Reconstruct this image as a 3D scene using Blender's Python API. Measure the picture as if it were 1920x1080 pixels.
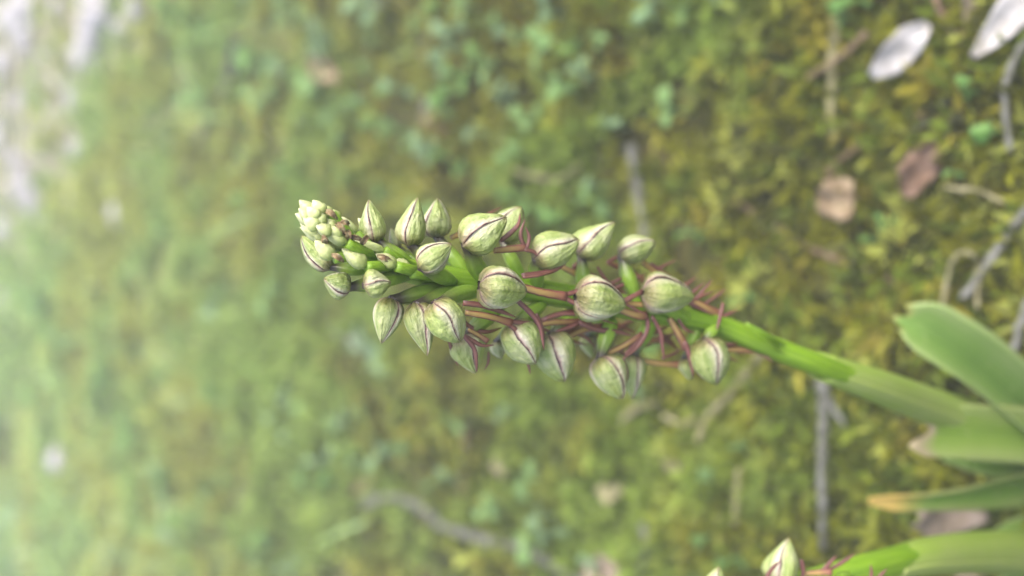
import bpy, math, random
import numpy as np
from mathutils import Vector, Matrix

# ------------------------------------------------------------------ scene, camera, light
for o in list(bpy.data.objects):
    bpy.data.objects.remove(o, do_unlink=True)
scene = bpy.context.scene
COL = scene.collection
random.seed(7)
RNG = np.random.default_rng(11)

H = 0.25                       # camera height above the moss
PITCH = math.radians(40)
FPX = 1805.0                   # focal length in pixels of the 1920 px wide photograph
FWD = np.array([0, math.cos(PITCH), -math.sin(PITCH)])
UPV = np.array([0, math.sin(PITCH), math.cos(PITCH)])
RGT = np.array([1.0, 0, 0])
CAM = np.array([0, 0, H])

cd = bpy.data.cameras.new('camera')
cam = bpy.data.objects.new('camera', cd)
COL.objects.link(cam)
M = Matrix.Identity(4)
for i in range(3):             # the phone was held upright, its picture lies on its side
    M[i][0] = -UPV[i]; M[i][1] = RGT[i]; M[i][2] = -FWD[i]; M[i][3] = CAM[i]
cam.matrix_world = M
cd.sensor_width = 36.0
cd.lens = 36.0 * FPX / 1920.0
cd.clip_start = 0.005
cd.clip_end = 500
cd.dof.use_dof = True
cd.dof.focus_distance = 0.139
cd.dof.aperture_fstop = 8.9
scene.camera = cam

w = bpy.data.worlds.new('World')
scene.world = w
w.use_nodes = True
nt = w.node_tree
sky = nt.nodes.new('ShaderNodeTexSky')
sky.sky_type = 'NISHITA'
sky.sun_disc = False
SUN_EL, SUN_AZ = 60, 105        # azimuth clockwise from +Y (away from the camera)
sky.sun_elevation = math.radians(SUN_EL)
sky.sun_rotation = math.radians(SUN_AZ)
sky.dust_density = 6.0
sky.air_density = 0.8
sky.ozone_density = 0.6
nt.links.new(sky.outputs[0], nt.nodes['Background'].inputs[0])
nt.nodes['Background'].inputs[1].default_value = 0.145

sd = bpy.data.lights.new('sun', 'SUN')
sd.energy = 1.4
sd.angle = math.radians(70)
sd.color = (1.0, 0.96, 0.90)
sun = bpy.data.objects.new('sun', sd)
COL.objects.link(sun)
a, e = math.radians(SUN_AZ), math.radians(SUN_EL)
sdir = Vector((math.sin(a) * math.cos(e), math.cos(a) * math.cos(e), math.sin(e)))
sun.rotation_euler = sdir.to_track_quat('Z', 'Y').to_euler()
sun.location = (0.5, 1, 2)

vs = scene.view_settings
vs.view_transform = 'Standard'
vs.look = 'None'
vs.gamma = 1.0
vs.exposure = 1.38
scene.render.resolution_x = 1024
scene.render.resolution_y = 576

# ------------------------------------------------------------------ helpers
def P(px, py, mm):
    """point seen at photo pixel (px,py), mm in front of the camera plane"""
    d = mm * 0.001
    return CAM + d * (FWD - (px - 960) / FPX * UPV + (540 - py) / FPX * RGT)

def vnoise(x, y, s, seed=0):
    """smooth value noise, numpy"""
    x = np.asarray(x, float) * s + seed * 17.31; y = np.asarray(y, float) * s + seed * 9.77
    xi = np.floor(x); yi = np.floor(y)
    xf = x - xi; yf = y - yi
    xf = xf * xf * (3 - 2 * xf); yf = yf * yf * (3 - 2 * yf)
    def h(a, b):
        v = np.sin(a * 127.1 + b * 311.7 + seed * 74.7) * 43758.5453
        return v - np.floor(v)
    return (h(xi, yi) * (1 - xf) + h(xi + 1, yi) * xf) * (1 - yf) + (h(xi, yi + 1) * (1 - xf) + h(xi + 1, yi + 1) * xf) * yf

def gh(x, y):
    """ground height"""
    n = 0.012 * (vnoise(x, y, 38, 1) - .6) + 0.010 * (vnoise(x, y, 14, 2) - .5) + 0.02 * (vnoise(x, y, 4, 3) - .5) + 0.05 * (vnoise(x, y, 1.1, 4) - .5) * np.clip((np.asarray(y) - .8), 0, 1)
    return n

def bare(x, y):
    """0..1 : stony bare ground at the far right of the plant"""
    x = np.asarray(x, float); y = np.asarray(y, float)
    # boundary line from (.21,.71) to (.02,1.18)
    d = ((x - .211) * (1.18 - .712) + (y - .712) * (.211 - .02)) / 0.5
    d = d + 0.10 * (vnoise(x, y, 11, 7) - .5) + .05 * (vnoise(x, y, 30, 8) - .5)
    return np.clip((d + .05 + .10 * (vnoise(x, y, 23, 9) - .5)) / 0.10 + .3, 0, 1)

def G(px, py, lift=0.0):
    """ground point under photo pixel"""
    d = FWD - (px - 960) / FPX * UPV + (540 - py) / FPX * RGT
    z = 0.0
    for _ in range(6):
        t = (z + lift - H) / d[2]
        p = CAM + t * d
        z = float(gh(p[0], p[1]))
    return p

def link(name, mesh, mat=None, parent=None, loc=None):
    o = bpy.data.objects.new(name, mesh)
    COL.objects.link(o)
    if mat is not None and mesh is not None and not mesh.materials:
        mesh.materials.append(mat)
    if parent is not None:
        o.parent = parent
    if loc is not None:
        o.location = loc
    return o

def tag(o, label=None, cat=None, group=None, kind=None):
    if label: o['label'] = label
    if cat: o['category'] = cat
    if group: o['group'] = group
    if kind: o['kind'] = kind
    return o

def empty(name, loc, parent=None):
    o = bpy.data.objects.new(name, None)
    o.empty_display_size = 0.005
    COL.objects.link(o)
    if parent: o.parent = parent
    o.location = loc
    return o

def mesh(name, v, f, uv=None, smooth=True):
    me = bpy.data.meshes.new(name)
    me.from_pydata([tuple(map(float, p)) for p in v], [], f)
    if uv is not None:
        l = me.uv_layers.new(name='UVMap')
        vi = np.empty(len(me.loops), dtype=np.int32)
        me.loops.foreach_get('vertex_index', vi)
        l.data.foreach_set('uv', np.asarray(uv, dtype=np.float32)[vi].ravel())
    if smooth:
        me.polygons.foreach_set('use_smooth', [True] * len(me.polygons))
    me.update()
    return me

def spline(pts, n):
    """Catmull-Rom through pts (any dimension), n samples"""
    p = np.asarray(pts, float)
    if len(p) == 2:
        t = np.linspace(0, 1, n)[:, None]
        return p[0] * (1 - t) + p[1] * t
    q = np.vstack([2 * p[0] - p[1], p, 2 * p[-1] - p[-2]])
    m = len(p) - 1
    out = []
    for s in np.linspace(0, m, n):
        k = min(int(s), m - 1); t = s - k
        a, b, c, d = q[k], q[k + 1], q[k + 2], q[k + 3]
        out.append(.5 * (2 * b + (c - a) * t + (2 * a - 5 * b + 4 * c - d) * t * t + (3 * b - a - 3 * c + d) * t ** 3))
    return np.array(out)

def nrm(v):
    v = np.asarray(v, float); return v / (np.linalg.norm(v) + 1e-12)

def tube(pts, rad, seg=10, flat=1.0, view=None, ridges=0, ramp=0.0, twist=0.0, cap=True, rough=0.0):
    """tube mesh data; flat<1 squeezes it along its normal; returns v,f,uv (u = -1..1 across as cos, v = along)"""
    pts = np.asarray(pts, float); n = len(pts)
    v = []; f = []; uv = []
    ref = nrm(view) if view is not None else np.array([.3, .5, .8])
    S = None
    for i in range(n):
        T = nrm(pts[min(i + 1, n - 1)] - pts[max(i - 1, 0)])
        if view is not None or S is None:
            S = np.cross(T, ref)
            if np.linalg.norm(S) < 1e-3: S = np.cross(T, [1, 0, 0])
            S = nrm(S)
        else:
            S = nrm(S - T * np.dot(S, T))
        N = np.cross(S, T)
        for k in range(seg):
            th = 2 * math.pi * k / seg
            r = rad[i]
            if ridges: r *= 1 + ramp * math.cos(ridges * th + twist * i / (n - 1) * 2 * math.pi)
            if rough: r *= 1 + rough * random.uniform(-1, 1)
            v.append(pts[i] + S * r * math.cos(th) + N * r * flat * math.sin(th))
            uv.append((math.cos(th) * .5 + .5, i / (n - 1)))
    for i in range(n - 1):
        for k in range(seg):
            k2 = (k + 1) % seg
            f.append((i * seg + k, i * seg + k2, (i + 1) * seg + k2, (i + 1) * seg + k))
    if cap:
        v.append(pts[0]); uv.append((.5, 0)); v.append(pts[-1]); uv.append((.5, 1))
        a, b = n * seg, n * seg + 1
        for k in range(seg):
            k2 = (k + 1) % seg
            f.append((k2, k, a)); f.append(((n - 1) * seg + k, (n - 1) * seg + k2, b))
    return v, f, uv

# ------------------------------------------------------------------ materials
def newmat(name, rough=.5, spec=.4, sss=0.0, trans=0.0):
    m = bpy.data.materials.new(name)
    m.use_nodes = True
    b = m.node_tree.nodes['Principled BSDF']
    b.inputs['Roughness'].default_value = rough
    b.inputs['Specular IOR Level'].default_value = spec
    if sss:
        b.inputs['Subsurface Weight'].default_value = sss
        b.inputs['Subsurface Radius'].default_value = (1.0, 1.0, .4)
        b.inputs['Subsurface Scale'].default_value = 0.0012
    return m, m.node_tree, b

def ramp(nt, fac, stops, interp='LINEAR'):
    r = nt.nodes.new('ShaderNodeValToRGB')
    r.color_ramp.interpolation = interp
    el = r.color_ramp.elements
    while len(el) < len(stops): el.new(.5)
    for e_, (p, c) in zip(el, stops):
        e_.position = p; e_.color = (*c, 1) if len(c) == 3 else c
    nt.links.new(fac, r.inputs[0])
    return r.outputs[0]

def noise(nt, scale, detail=4, vec=None, dim=None):
    n = nt.nodes.new('ShaderNodeTexNoise')
    n.inputs['Scale'].default_value = scale
    n.inputs['Detail'].default_value = detail
    if vec is None:
        g = nt.nodes.new('ShaderNodeNewGeometry'); vec = g.outputs['Position']
    nt.links.new(vec, n.inputs['Vector'])
    return n.outputs['Fac']

def mixc(nt, fac, a, b, mode='MIX'):
    m = nt.nodes.new('ShaderNodeMix'); m.data_type = 'RGBA'; m.blend_type = mode
    for s, val in ((m.inputs[0], fac), (m.inputs[6], a), (m.inputs[7], b)):
        if hasattr(val, 'is_linked') or hasattr(val, 'links'): nt.links.new(val, s)
        elif isinstance(val, (int, float)): s.default_value = val
        else: s.default_value = (*val, 1)
    return m.outputs[2]

def math_(nt, op, a, b=None):
    m = nt.nodes.new('ShaderNodeMath'); m.operation = op
    for s, val in ((m.inputs[0], a), (m.inputs[1], b)):
        if val is None: continue
        if isinstance(val, (int, float)): s.default_value = val
        else: nt.links.new(val, s)
    return m.outputs[0]

def madd(nt, a, k, c):
    m = nt.nodes.new('ShaderNodeMath'); m.operation = 'MULTIPLY_ADD'
    nt.links.new(a, m.inputs[0]); m.inputs[1].default_value = k; m.inputs[2].default_value = c
    return m.outputs[0]

def bump(nt, b, h, dist, strength=.5):
    n = nt.nodes.new('ShaderNodeBump')
    n.inputs['Strength'].default_value = strength
    n.inputs['Distance'].default_value = dist
    nt.links.new(h, n.inputs['Height'])
    nt.links.new(n.outputs[0], b.inputs['Normal'])

def uvsplit(nt):
    u = nt.nodes.new('ShaderNodeUVMap'); u.uv_map = 'UVMap'
    s = nt.nodes.new('ShaderNodeSeparateXYZ'); nt.links.new(u.outputs[0], s.inputs[0])
    return s.outputs[0], s.outputs[1]

def translucent(nt, b, col, fac):
    t = nt.nodes.new('ShaderNodeBsdfTranslucent'); nt.links.new(col, t.inputs[0])
    m = nt.nodes.new('ShaderNodeMixShader'); m.inputs[0].default_value = fac
    nt.links.new(b.outputs[0], m.inputs[1]); nt.links.new(t.outputs[0], m.inputs[2])
    out = nt.nodes['Material Output']; nt.links.new(m.outputs[0], out.inputs[0])

# sepals of the hood: dark maroon margin, pale band beside it, green middle with fine veins
def sepal_mat(name, young=0.0):
    m, nt_, b = newmat(name, .42, .45, .12)
    u, v = uvsplit(nt_)
    au = math_(nt_, 'ABSOLUTE', madd(nt_, u, 2.0, -1.0))
    n1 = noise(nt_, 900, 4)
    au2 = math_(nt_, 'ADD', au, math_(nt_, 'MULTIPLY', math_(nt_, 'SUBTRACT', n1, .5), .17))
    c = ramp(nt_, au2, [(0.0, (.17, .23, .05)), (.06, (.24, .30, .09)), (.28, (.275, .34, .115)), (.44, (.21, .28, .08)), (.60, (.33, .37, .18)), (.82, (.49, .48, .37)), (.90, (.36, .28, .23)), (.95, (.09, .045, .042)), (1.0, (.05, .025, .026))])
    w_ = nt_.nodes.new('ShaderNodeTexNoise'); w_.inputs['Scale'].default_value = 1.0; w_.inputs['Detail'].default_value = 3
    mp = nt_.nodes.new('ShaderNodeCombineXYZ')
    nt_.links.new(math_(nt_, 'MULTIPLY', u, 9.0), mp.inputs[0]); nt_.links.new(math_(nt_, 'MULTIPLY', v, 3.0), mp.inputs[1])
    oi = nt_.nodes.new('ShaderNodeObjectInfo'); nt_.links.new(math_(nt_, 'MULTIPLY', oi.outputs['Random'], 50.0), mp.inputs[2])
    nt_.links.new(mp.outputs[0], w_.inputs['Vector'])
    vein = ramp(nt_, w_.outputs['Fac'], [(.34, (.74, .82, .60)), (.66, (1.10, 1.06, 1.15))])
    c = mixc(nt_, .6, c, vein, 'MULTIPLY')
    c = mixc(nt_, ramp(nt_, noise(nt_, 320, 5), [(.46, (0, 0, 0)), (.70, (.5, .5, .5))]), c, mixc(nt_, ramp(nt_, au2, [(.86, (0, 0, 0)), (.90, (1, 1, 1))]), (.42, .43, .28), c))  # pale blotches put the waxy sky sheen into the sepal colour
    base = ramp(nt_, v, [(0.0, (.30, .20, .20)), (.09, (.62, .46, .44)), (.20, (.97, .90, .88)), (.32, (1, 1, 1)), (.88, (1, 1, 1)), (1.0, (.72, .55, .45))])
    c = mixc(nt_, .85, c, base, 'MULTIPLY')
    hs = nt_.nodes.new('ShaderNodeHueSaturation'); nt_.links.new(c, hs.inputs['Color'])
    hv = madd(nt_, oi.outputs['Random'], .24, .86)
    nt_.links.new(hv, hs.inputs['Value'])
    c = hs.outputs[0]
    nt_.links.new(c, b.inputs['Base Color'])
    bump(nt_, b, math_(nt_, 'ADD', w_.outputs['Fac'], math_(nt_, 'MULTIPLY', noise(nt_, 1100, 4), .8)), .0006, .8)
    return m
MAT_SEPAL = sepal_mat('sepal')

m, nt_, b = newmat('young_bud', .5, .35, .2)
u, v = uvsplit(nt_)
c = ramp(nt_, v, [(0, (.22, .29, .07)), (.45, (.40, .45, .21)), (1, (.55, .57, .36))])
c = mixc(nt_, .8, c, ramp(nt_, noise(nt_, 1500, 4), [(.3, (.75, .78, .6)), (.7, (1.1, 1.08, 1.1))]), 'MULTIPLY')
nt_.links.new(c, b.inputs['Base Color']); bump(nt_, b, noise(nt_, 2200, 3), .0003, .5)
MAT_BUD = m

m, nt_, b = newmat('dry_bract', .7, .2)
c = ramp(nt_, noise(nt_, 1400, 4), [(.3, (.12, .075, .035)), (.5, (.22, .16, .085)), (.7, (.36, .34, .20))])
nt_.links.new(c, b.inputs['Base Color']); bump(nt_, b, noise(nt_, 1800, 4), .0004, .8)
MAT_DRY = m

# the lip: ochre ribbon with maroon edges, lobes maroon all over
def lip_mat(name, lobe):
    m, nt_, b = newmat(name, .38, .5, .08)
    u, v = uvsplit(nt_)
    au = math_(nt_, 'ABSOLUTE', madd(nt_, u, 2.0, -1.0))
    n1 = noise(nt_, 700, 4)
    au = math_(nt_, 'ADD', au, math_(nt_, 'MULTIPLY', math_(nt_, 'SUBTRACT', n1, .5), .35))
    if lobe:
        c = ramp(nt_, au, [(0, (.19, .08, .062)), (.55, (.125, .043, .038)), (1, (.07, .022, .022))])
    else:
        c = ramp(nt_, au, [(0, (.37, .26, .085)), (.52, (.33, .20, .075)), (.76, (.15, .05, .038)), (1, (.075, .022, .024))])
        c = mixc(nt_, ramp(nt_, v, [(.55, (0, 0, 0)), (1, (1, 1, 1))]), c, (.22, .075, .065))
    nt_.links.new(c, b.inputs['Base Color'])
    bump(nt_, b, noise(nt_, 1600, 3), .0002, .5)
    return m
MAT_LIP = lip_mat('lip', False)
MAT_LOBE = lip_mat('lip_lobe', True)

m, nt_, b = newmat('ovary', .30, .5, .15)
u, v = uvsplit(nt_)
c = ramp(nt_, v, [(0, (.19, .34, .03)), (.5, (.22, .36, .04)), (.72, (.14, .20, .04)), (.86, (.06, .055, .035)), (1, (.035, .025, .025))])
c = mixc(nt_, .8, c, ramp(nt_, noise(nt_, 500, 4), [(.3, (.72, .78, .7)), (.7, (1.12, 1.08, 1.2))]), 'MULTIPLY')
nt_.links.new(c, b.inputs['Base Color']); bump(nt_, b, noise(nt_, 900, 3), .0003, .5)
MAT_OVARY = m

m, nt_, b = newmat('stem', .36, .45, .12)
co = nt_.nodes.new('ShaderNodeCombineXYZ')
u, v = uvsplit(nt_)
nt_.links.new(math_(nt_, 'MULTIPLY', u, 9.0), co.inputs[0]); nt_.links.new(math_(nt_, 'MULTIPLY', v, 5.0), co.inputs[1])
st = noise(nt_, 1.5, 4, co.outputs[0])
c = ramp(nt_, st, [(.3, (.11, .22, .008)), (.5, (.16, .29, .014)), (.72, (.22, .35, .03))])
c = mixc(nt_, .6, c, ramp(nt_, noise(nt_, 150, 4), [(.35, (.75, .8, .7)), (.65, (1.1, 1.1, 1.1))]), 'MULTIPLY')
nt_.links.new(c, b.inputs['Base Color']); bump(nt_, b, st, .0004, .4)
MAT_STEM = m

def leaf_mat(name, dark, mid, pale, tip=None, rough=.42):
    m, nt_, b = newmat(name, rough, .4 if rough < .5 else .2, .05)
    u, v = uvsplit(nt_)
    au = math_(nt_, 'ABSOLUTE', madd(nt_, u, 2.0, -1.0))
    co = nt_.nodes.new('ShaderNodeCombineXYZ')
    nt_.links.new(math_(nt_, 'MULTIPLY', u, 22.0), co.inputs[0]); nt_.links.new(math_(nt_, 'MULTIPLY', v, 1.5), co.inputs[1])
    st = noise(nt_, 1.0, 4, co.outputs[0])
    big = noise(nt_, 70, 4)
    f = math_(nt_, 'ADD', math_(nt_, 'MULTIPLY', au, .55), math_(nt_, 'MULTIPLY', st, .60))
    f = math_(nt_, 'ADD', f, math_(nt_, 'MULTIPLY', math_(nt_, 'SUBTRACT', big, .5), .5))
    c = ramp(nt_, f, [(.15, dark), (.52, mid), (1.0, pale)])
    if tip:
        tv = math_(nt_, 'ADD', v, math_(nt_, 'MULTIPLY', math_(nt_, 'SUBTRACT', big, .5), .25))
        c = mixc(nt_, ramp(nt_, tv, [(tip[1], (0, 0, 0)), (tip[2], (1, 1, 1))]), c, tip[0])
    nt_.links.new(c, b.inputs['Base Color'])
    c = mixc(nt_, ramp(nt_, noise(nt_, 420, 5), [(.62, (0, 0, 0)), (.74, (.55, .55, .55))]), c, pale)
    nt_.links.new(c, b.inputs['Base Color'])
    bump(nt_, b, st, .0009, .5)
    translucent(nt_, b, c, .34)
    return m
MAT_LEAF = leaf_mat('orchid_leaf', (.15, .29, .04), (.22, .37, .07), (.38, .48, .19))
MAT_LEAF_A = leaf_mat('orchid_leaf_blunt', (.13, .26, .045), (.22, .37, .085), (.42, .52, .22), ((.34, .36, .10), .95, .995))
MAT_LEAF_Y = leaf_mat('orchid_leaf_yellow_tip', (.12, .25, .03), (.18, .32, .055), (.38, .42, .16), ((.60, .44, .11), .66, .84))
MAT_LEAF_T = leaf_mat('orchid_leaf_torn', (.18, .32, .04), (.26, .40, .07), (.42, .48, .20), ((.47, .40, .25), .88, .96))
MAT_SHEATH = leaf_mat('sheath', (.25, .39, .045), (.31, .45, .075), (.42, .50, .18), ((.38, .46, .14), .985, .998))
MAT_SEED = [leaf_mat('seedling_leaf_a', (.14, .28, .075), (.20, .35, .115), (.28, .42, .18), rough=.65),
            leaf_mat('seedling_leaf_b', (.11, .27, .05), (.16, .32, .08), (.24, .38, .14), rough=.65),
            leaf_mat('seedling_leaf_c', (.15, .27, .12), (.20, .33, .16), (.28, .40, .23), rough=.65)]

def dead_mat(name, c0, c1, c2, scale=260):
    m, nt_, b = newmat(name, .75, .25)
    n_ = noise(nt_, scale, 5)
    c = ramp(nt_, n_, [(.30, c0), (.5, c1), (.72, c2)])
    nt_.links.new(c, b.inputs['Base Color']); bump(nt_, b, n_, .001, .6)
    return m
MAT_WHITE_LEAF = dead_mat('bleached_leaf', (.26, .25, .22), (.40, .39, .38), (.50, .50, .51), 160)
MAT_TAN_LEAF = dead_mat('tan_leaf', (.12, .085, .045), (.20, .15, .09), (.28, .225, .15), 260)
MAT_BROWN_LEAF = dead_mat('brown_leaf', (.09, .055, .035), (.17, .11, .075), (.26, .18, .135), 230)
MAT_PINK_LEAF = dead_mat('pinkish_leaf', (.15, .12, .085), (.23, .185, .145), (.31, .26, .22), 160)
MAT_TWIG = dead_mat('grey_twig', (.05, .055, .035), (.11, .115, .095), (.19, .195, .185), 260)
MAT_TWIG_B = dead_mat('brown_twig', (.06, .045, .025), (.14, .10, .06), (.24, .18, .12), 330)
MAT_STRAW = dead_mat('straw', (.10, .10, .04), (.21, .20, .10), (.32, .30, .18), 230)
MAT_STONE = dead_mat('pale_stone', (.20, .20, .20), (.33, .33, .34), (.46, .46, .49), 60)

def attr_mat(name, rough=.65, trans=.25, spec=.25):
    m, nt_, b = newmat(name, rough, spec)
    at = nt_.nodes.new('ShaderNodeAttribute'); at.attribute_name = 'tint'
    c = at.outputs['Color']
    nt_.links.new(c, b.inputs['Base Color'])
    translucent(nt_, b, c, trans)
    return m
MAT_MOSS = attr_mat('moss', .6, .3)
MAT_GRASS = attr_mat('grass_blade', .5, .25)

# ground sheet: dark humus under the moss, pale stony soil on the bare patch
m, nt_, b = newmat('ground', .9, .1)
at = nt_.nodes.new('ShaderNodeAttribute'); at.attribute_name = 'bare'
n1 = noise(nt_, 55, 6); n2 = noise(nt_, 14, 5)
soil = ramp(nt_, n1, [(.3, (.022, .022, .008)), (.5, (.05, .052, .012)), (.7, (.10, .085, .03))])
stony = ramp(nt_, n1, [(.3, (.11, .11, .07)), (.5, (.20, .20, .13)), (.68, (.32, .32, .29))])
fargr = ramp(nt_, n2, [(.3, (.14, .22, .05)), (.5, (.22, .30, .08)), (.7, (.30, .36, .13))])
c = soil
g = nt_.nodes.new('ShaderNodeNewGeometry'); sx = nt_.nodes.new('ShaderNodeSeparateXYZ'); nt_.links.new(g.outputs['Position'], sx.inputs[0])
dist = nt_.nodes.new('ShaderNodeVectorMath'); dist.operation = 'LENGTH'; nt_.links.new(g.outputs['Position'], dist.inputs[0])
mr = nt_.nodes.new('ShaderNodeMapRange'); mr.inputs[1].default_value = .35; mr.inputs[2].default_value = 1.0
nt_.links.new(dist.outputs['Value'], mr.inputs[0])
c = mixc(nt_, mr.outputs[0], c, fargr)  # far ground turns greener, its colour also lightened to stand in for glare
c = mixc(nt_, at.outputs['Fac'], c, stony)
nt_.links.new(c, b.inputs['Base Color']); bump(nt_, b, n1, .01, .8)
MAT_GROUND = m

# ------------------------------------------------------------------ ground
def graded(lo, hi, step, far):
    core = np.arange(lo, hi + 1e-9, step)
    out = [core]; s = step; x = hi; up = []
    while x < far:
        s *= 1.35; x += s; up.append(x)
    s = step; x = lo; dn = []
    while x > -far:
        s *= 1.35; x -= s; dn.append(x)
    return np.concatenate([np.array(dn[::-1]), core, np.array(up)])
gx = graded(-.55, .55, .006, 60); gy = graded(-.05, 1.5, .006, 60)
X, Y = np.meshgrid(gx, gy)
Z = gh(X, Y)
fade = np.clip(1.6 - np.hypot(X, Y) / 4, 0.0, 1)
Z = Z * fade
nx, ny = len(gx), len(gy)
V = np.stack([X.ravel(), Y.ravel(), Z.ravel()], 1).astype(np.float32)
ii = (np.arange(ny - 1)[:, None] * nx + np.arange(nx - 1)[None]).ravel()
Q = np.stack([ii, ii + 1, ii + nx + 1, ii + nx], 1).astype(np.int32)

def npmesh(name, V, F, attr=None, smooth=False):
    me = bpy.data.meshes.new(name)
    k = F.shape[1]
    me.vertices.add(len(V)); me.vertices.foreach_set('co', V.astype(np.float32).ravel())
    me.loops.add(F.size); me.loops.foreach_set('vertex_index', F.astype(np.int32).ravel())
    me.polygons.add(len(F)); me.polygons.foreach_set('loop_start', np.arange(0, F.size, k, dtype=np.int32))
    me.polygons.foreach_set('loop_total', np.full(len(F), k, dtype=np.int32))
    if smooth: me.polygons.foreach_set('use_smooth', np.ones(len(F), dtype=bool))
    for nm, (typ, arr) in (attr or {}).items():
        a_ = me.attributes.new(nm, typ, 'POINT')
        a_.data.foreach_set('value' if typ == 'FLOAT' else 'color', arr.astype(np.float32).ravel())
    me.update(); me.validate()
    return me
gm = npmesh('ground', V, Q, {'bare': ('FLOAT', bare(X, Y).ravel() * np.clip(2.5 - np.hypot(X, Y).ravel(), 0, 1))}, True)
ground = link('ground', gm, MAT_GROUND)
tag(ground, 'mossy uneven woodland ground', 'ground', kind='structure')

# ------------------------------------------------------------------ moss (one mass)
def tuft(nl, rng):
    v = []; f = []; t = []
    for k in range(nl):
        az = 2 * math.pi * (k * .382 + rng.uniform(-.05, .05))
        el = math.radians(rng.uniform(12, 80))
        L = rng.uniform(.55, 1.25); wd = L * rng.uniform(.06, .13)
        d = np.array([math.cos(az) * math.cos(el), math.sin(az) * math.cos(el), math.sin(el)])
        s = np.array([-math.sin(az), math.cos(az), 0]); up = np.cross(d, s) * -1
        b0 = np.array([0, 0, rng.uniform(0, .35)])
        mid = b0 + d * L * .5 + np.array([0, 0, .08])
        end = b0 + d * L + np.array([0, 0, -.15 * L])
        i = len(v)
        v += [b0, mid - s * wd, mid + s * wd, end, mid - np.array([0, 0, .09])]
        f += [(i, i + 1, i + 4), (i, i + 4, i + 2), (i + 1, i + 3, i + 4), (i + 4, i + 3, i + 2)]
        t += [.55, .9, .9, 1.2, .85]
    return np.array(v), np.array(f), np.array(t)

def scatter(protos, pos, scl, col, rng, tiltmax=.35):
    Vs = []; Fs = []; Cs = []; off = 0
    n = len(pos)
    which = rng.integers(0, len(protos), n)
    for pi, (pv, pf, pt) in enumerate(protos):
        idx = np.where(which == pi)[0]
        if not len(idx): continue
        az = rng.uniform(0, 2 * math.pi, len(idx)); c_, s_ = np.cos(az), np.sin(az)
        tx = rng.uniform(-tiltmax, tiltmax, len(idx)); ty = rng.uniform(-tiltmax, tiltmax, len(idx))
        x = pv[None, :, 0] * c_[:, None] - pv[None, :, 1] * s_[:, None]
        y = pv[None, :, 0] * s_[:, None] + pv[None, :, 1] * c_[:, None]
        z = np.repeat(pv[None, :, 2], len(idx), 0)
        x = x + z * tx[:, None]; y = y + z * ty[:, None]
        q = np.stack([x, y, z], 2) * scl[idx][:, None, None] + pos[idx][:, None, :]
        Vs.append(q.reshape(-1, 3))
        Fs.append((pf[None] + (np.arange(len(idx)) * len(pv))[:, None, None] + off).reshape(-1, pf.shape[1]))
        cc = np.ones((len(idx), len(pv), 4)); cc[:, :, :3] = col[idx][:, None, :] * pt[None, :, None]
        Cs.append(cc.reshape(-1, 4))
        off += len(idx) * len(pv)
    return np.vstack(Vs), np.vstack(Fs), np.vstack(Cs)

def frame_points(n, rng, dmin, dmax, margin=1.35, power=1.0):
    """points over the ground in and around the view, denser near the camera"""
    y = dmin + (dmax - dmin) * rng.uniform(0, 1, n) ** power
    halfw = (.075 + .30 * (y / 1.0)) * margin
    x = rng.uniform(-1, 1, n) * halfw - .01
    return x, y

def pick(cols, wts, n, rng):
    c = np.array(cols)[rng.choice(len(cols), n, p=np.array(wts) / sum(wts))]
    return c * rng.uniform(.75, 1.25, (n, 1))

protos = [tuft(19, RNG) for _ in range(6)]
x, y = frame_points(32000, RNG, .02, 1.55, 1.4, 1.3)
keep = RNG.uniform(0, 1, len(x)) > bare(x, y) * .86
cover = vnoise(x, y, 45, 21) * .6 + vnoise(x, y, 17, 22) * .6
keep &= RNG.uniform(0, 1, len(x)) < np.clip((cover - .34) / .2, .10, 1)
x, y = x[keep], y[keep]
n = len(x)
patch = vnoise(x, y, 16, 5) * .65 + vnoise(x, y, 50, 6) * .35
OL = np.array((.175, .19, .010)); GR = np.array((.13, .185, .017)); YB = np.array((.25, .23, .02)); PA = np.array((.31, .35, .07)); DK = np.array((.055, .065, .007))
col = pick([OL, GR, YB, PA, DK], [5, 2, .8, 1.1, 2.0], n, RNG) * RNG.uniform(.65, 1.3, (n, 1))
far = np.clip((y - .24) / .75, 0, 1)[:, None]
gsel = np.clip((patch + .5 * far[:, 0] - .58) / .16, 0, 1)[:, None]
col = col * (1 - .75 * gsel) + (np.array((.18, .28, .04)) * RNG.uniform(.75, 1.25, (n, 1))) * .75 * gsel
# far moss is greener, and paled in its colour to imitate lens glare
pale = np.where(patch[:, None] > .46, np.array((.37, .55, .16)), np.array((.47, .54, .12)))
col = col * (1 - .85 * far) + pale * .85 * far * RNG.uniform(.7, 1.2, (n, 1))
pos = np.stack([x, y, gh(x, y) - .001], 1)
scl = RNG.uniform(.0050, .0115, n) * (1 + .3 * np.clip((y - .25) / .8, 0, 1.2))
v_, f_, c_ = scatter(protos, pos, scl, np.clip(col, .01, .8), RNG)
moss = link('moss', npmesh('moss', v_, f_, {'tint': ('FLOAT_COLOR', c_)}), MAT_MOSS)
tag(moss, 'olive and yellow green moss carpeting the ground', 'moss', kind='stuff')

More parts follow.
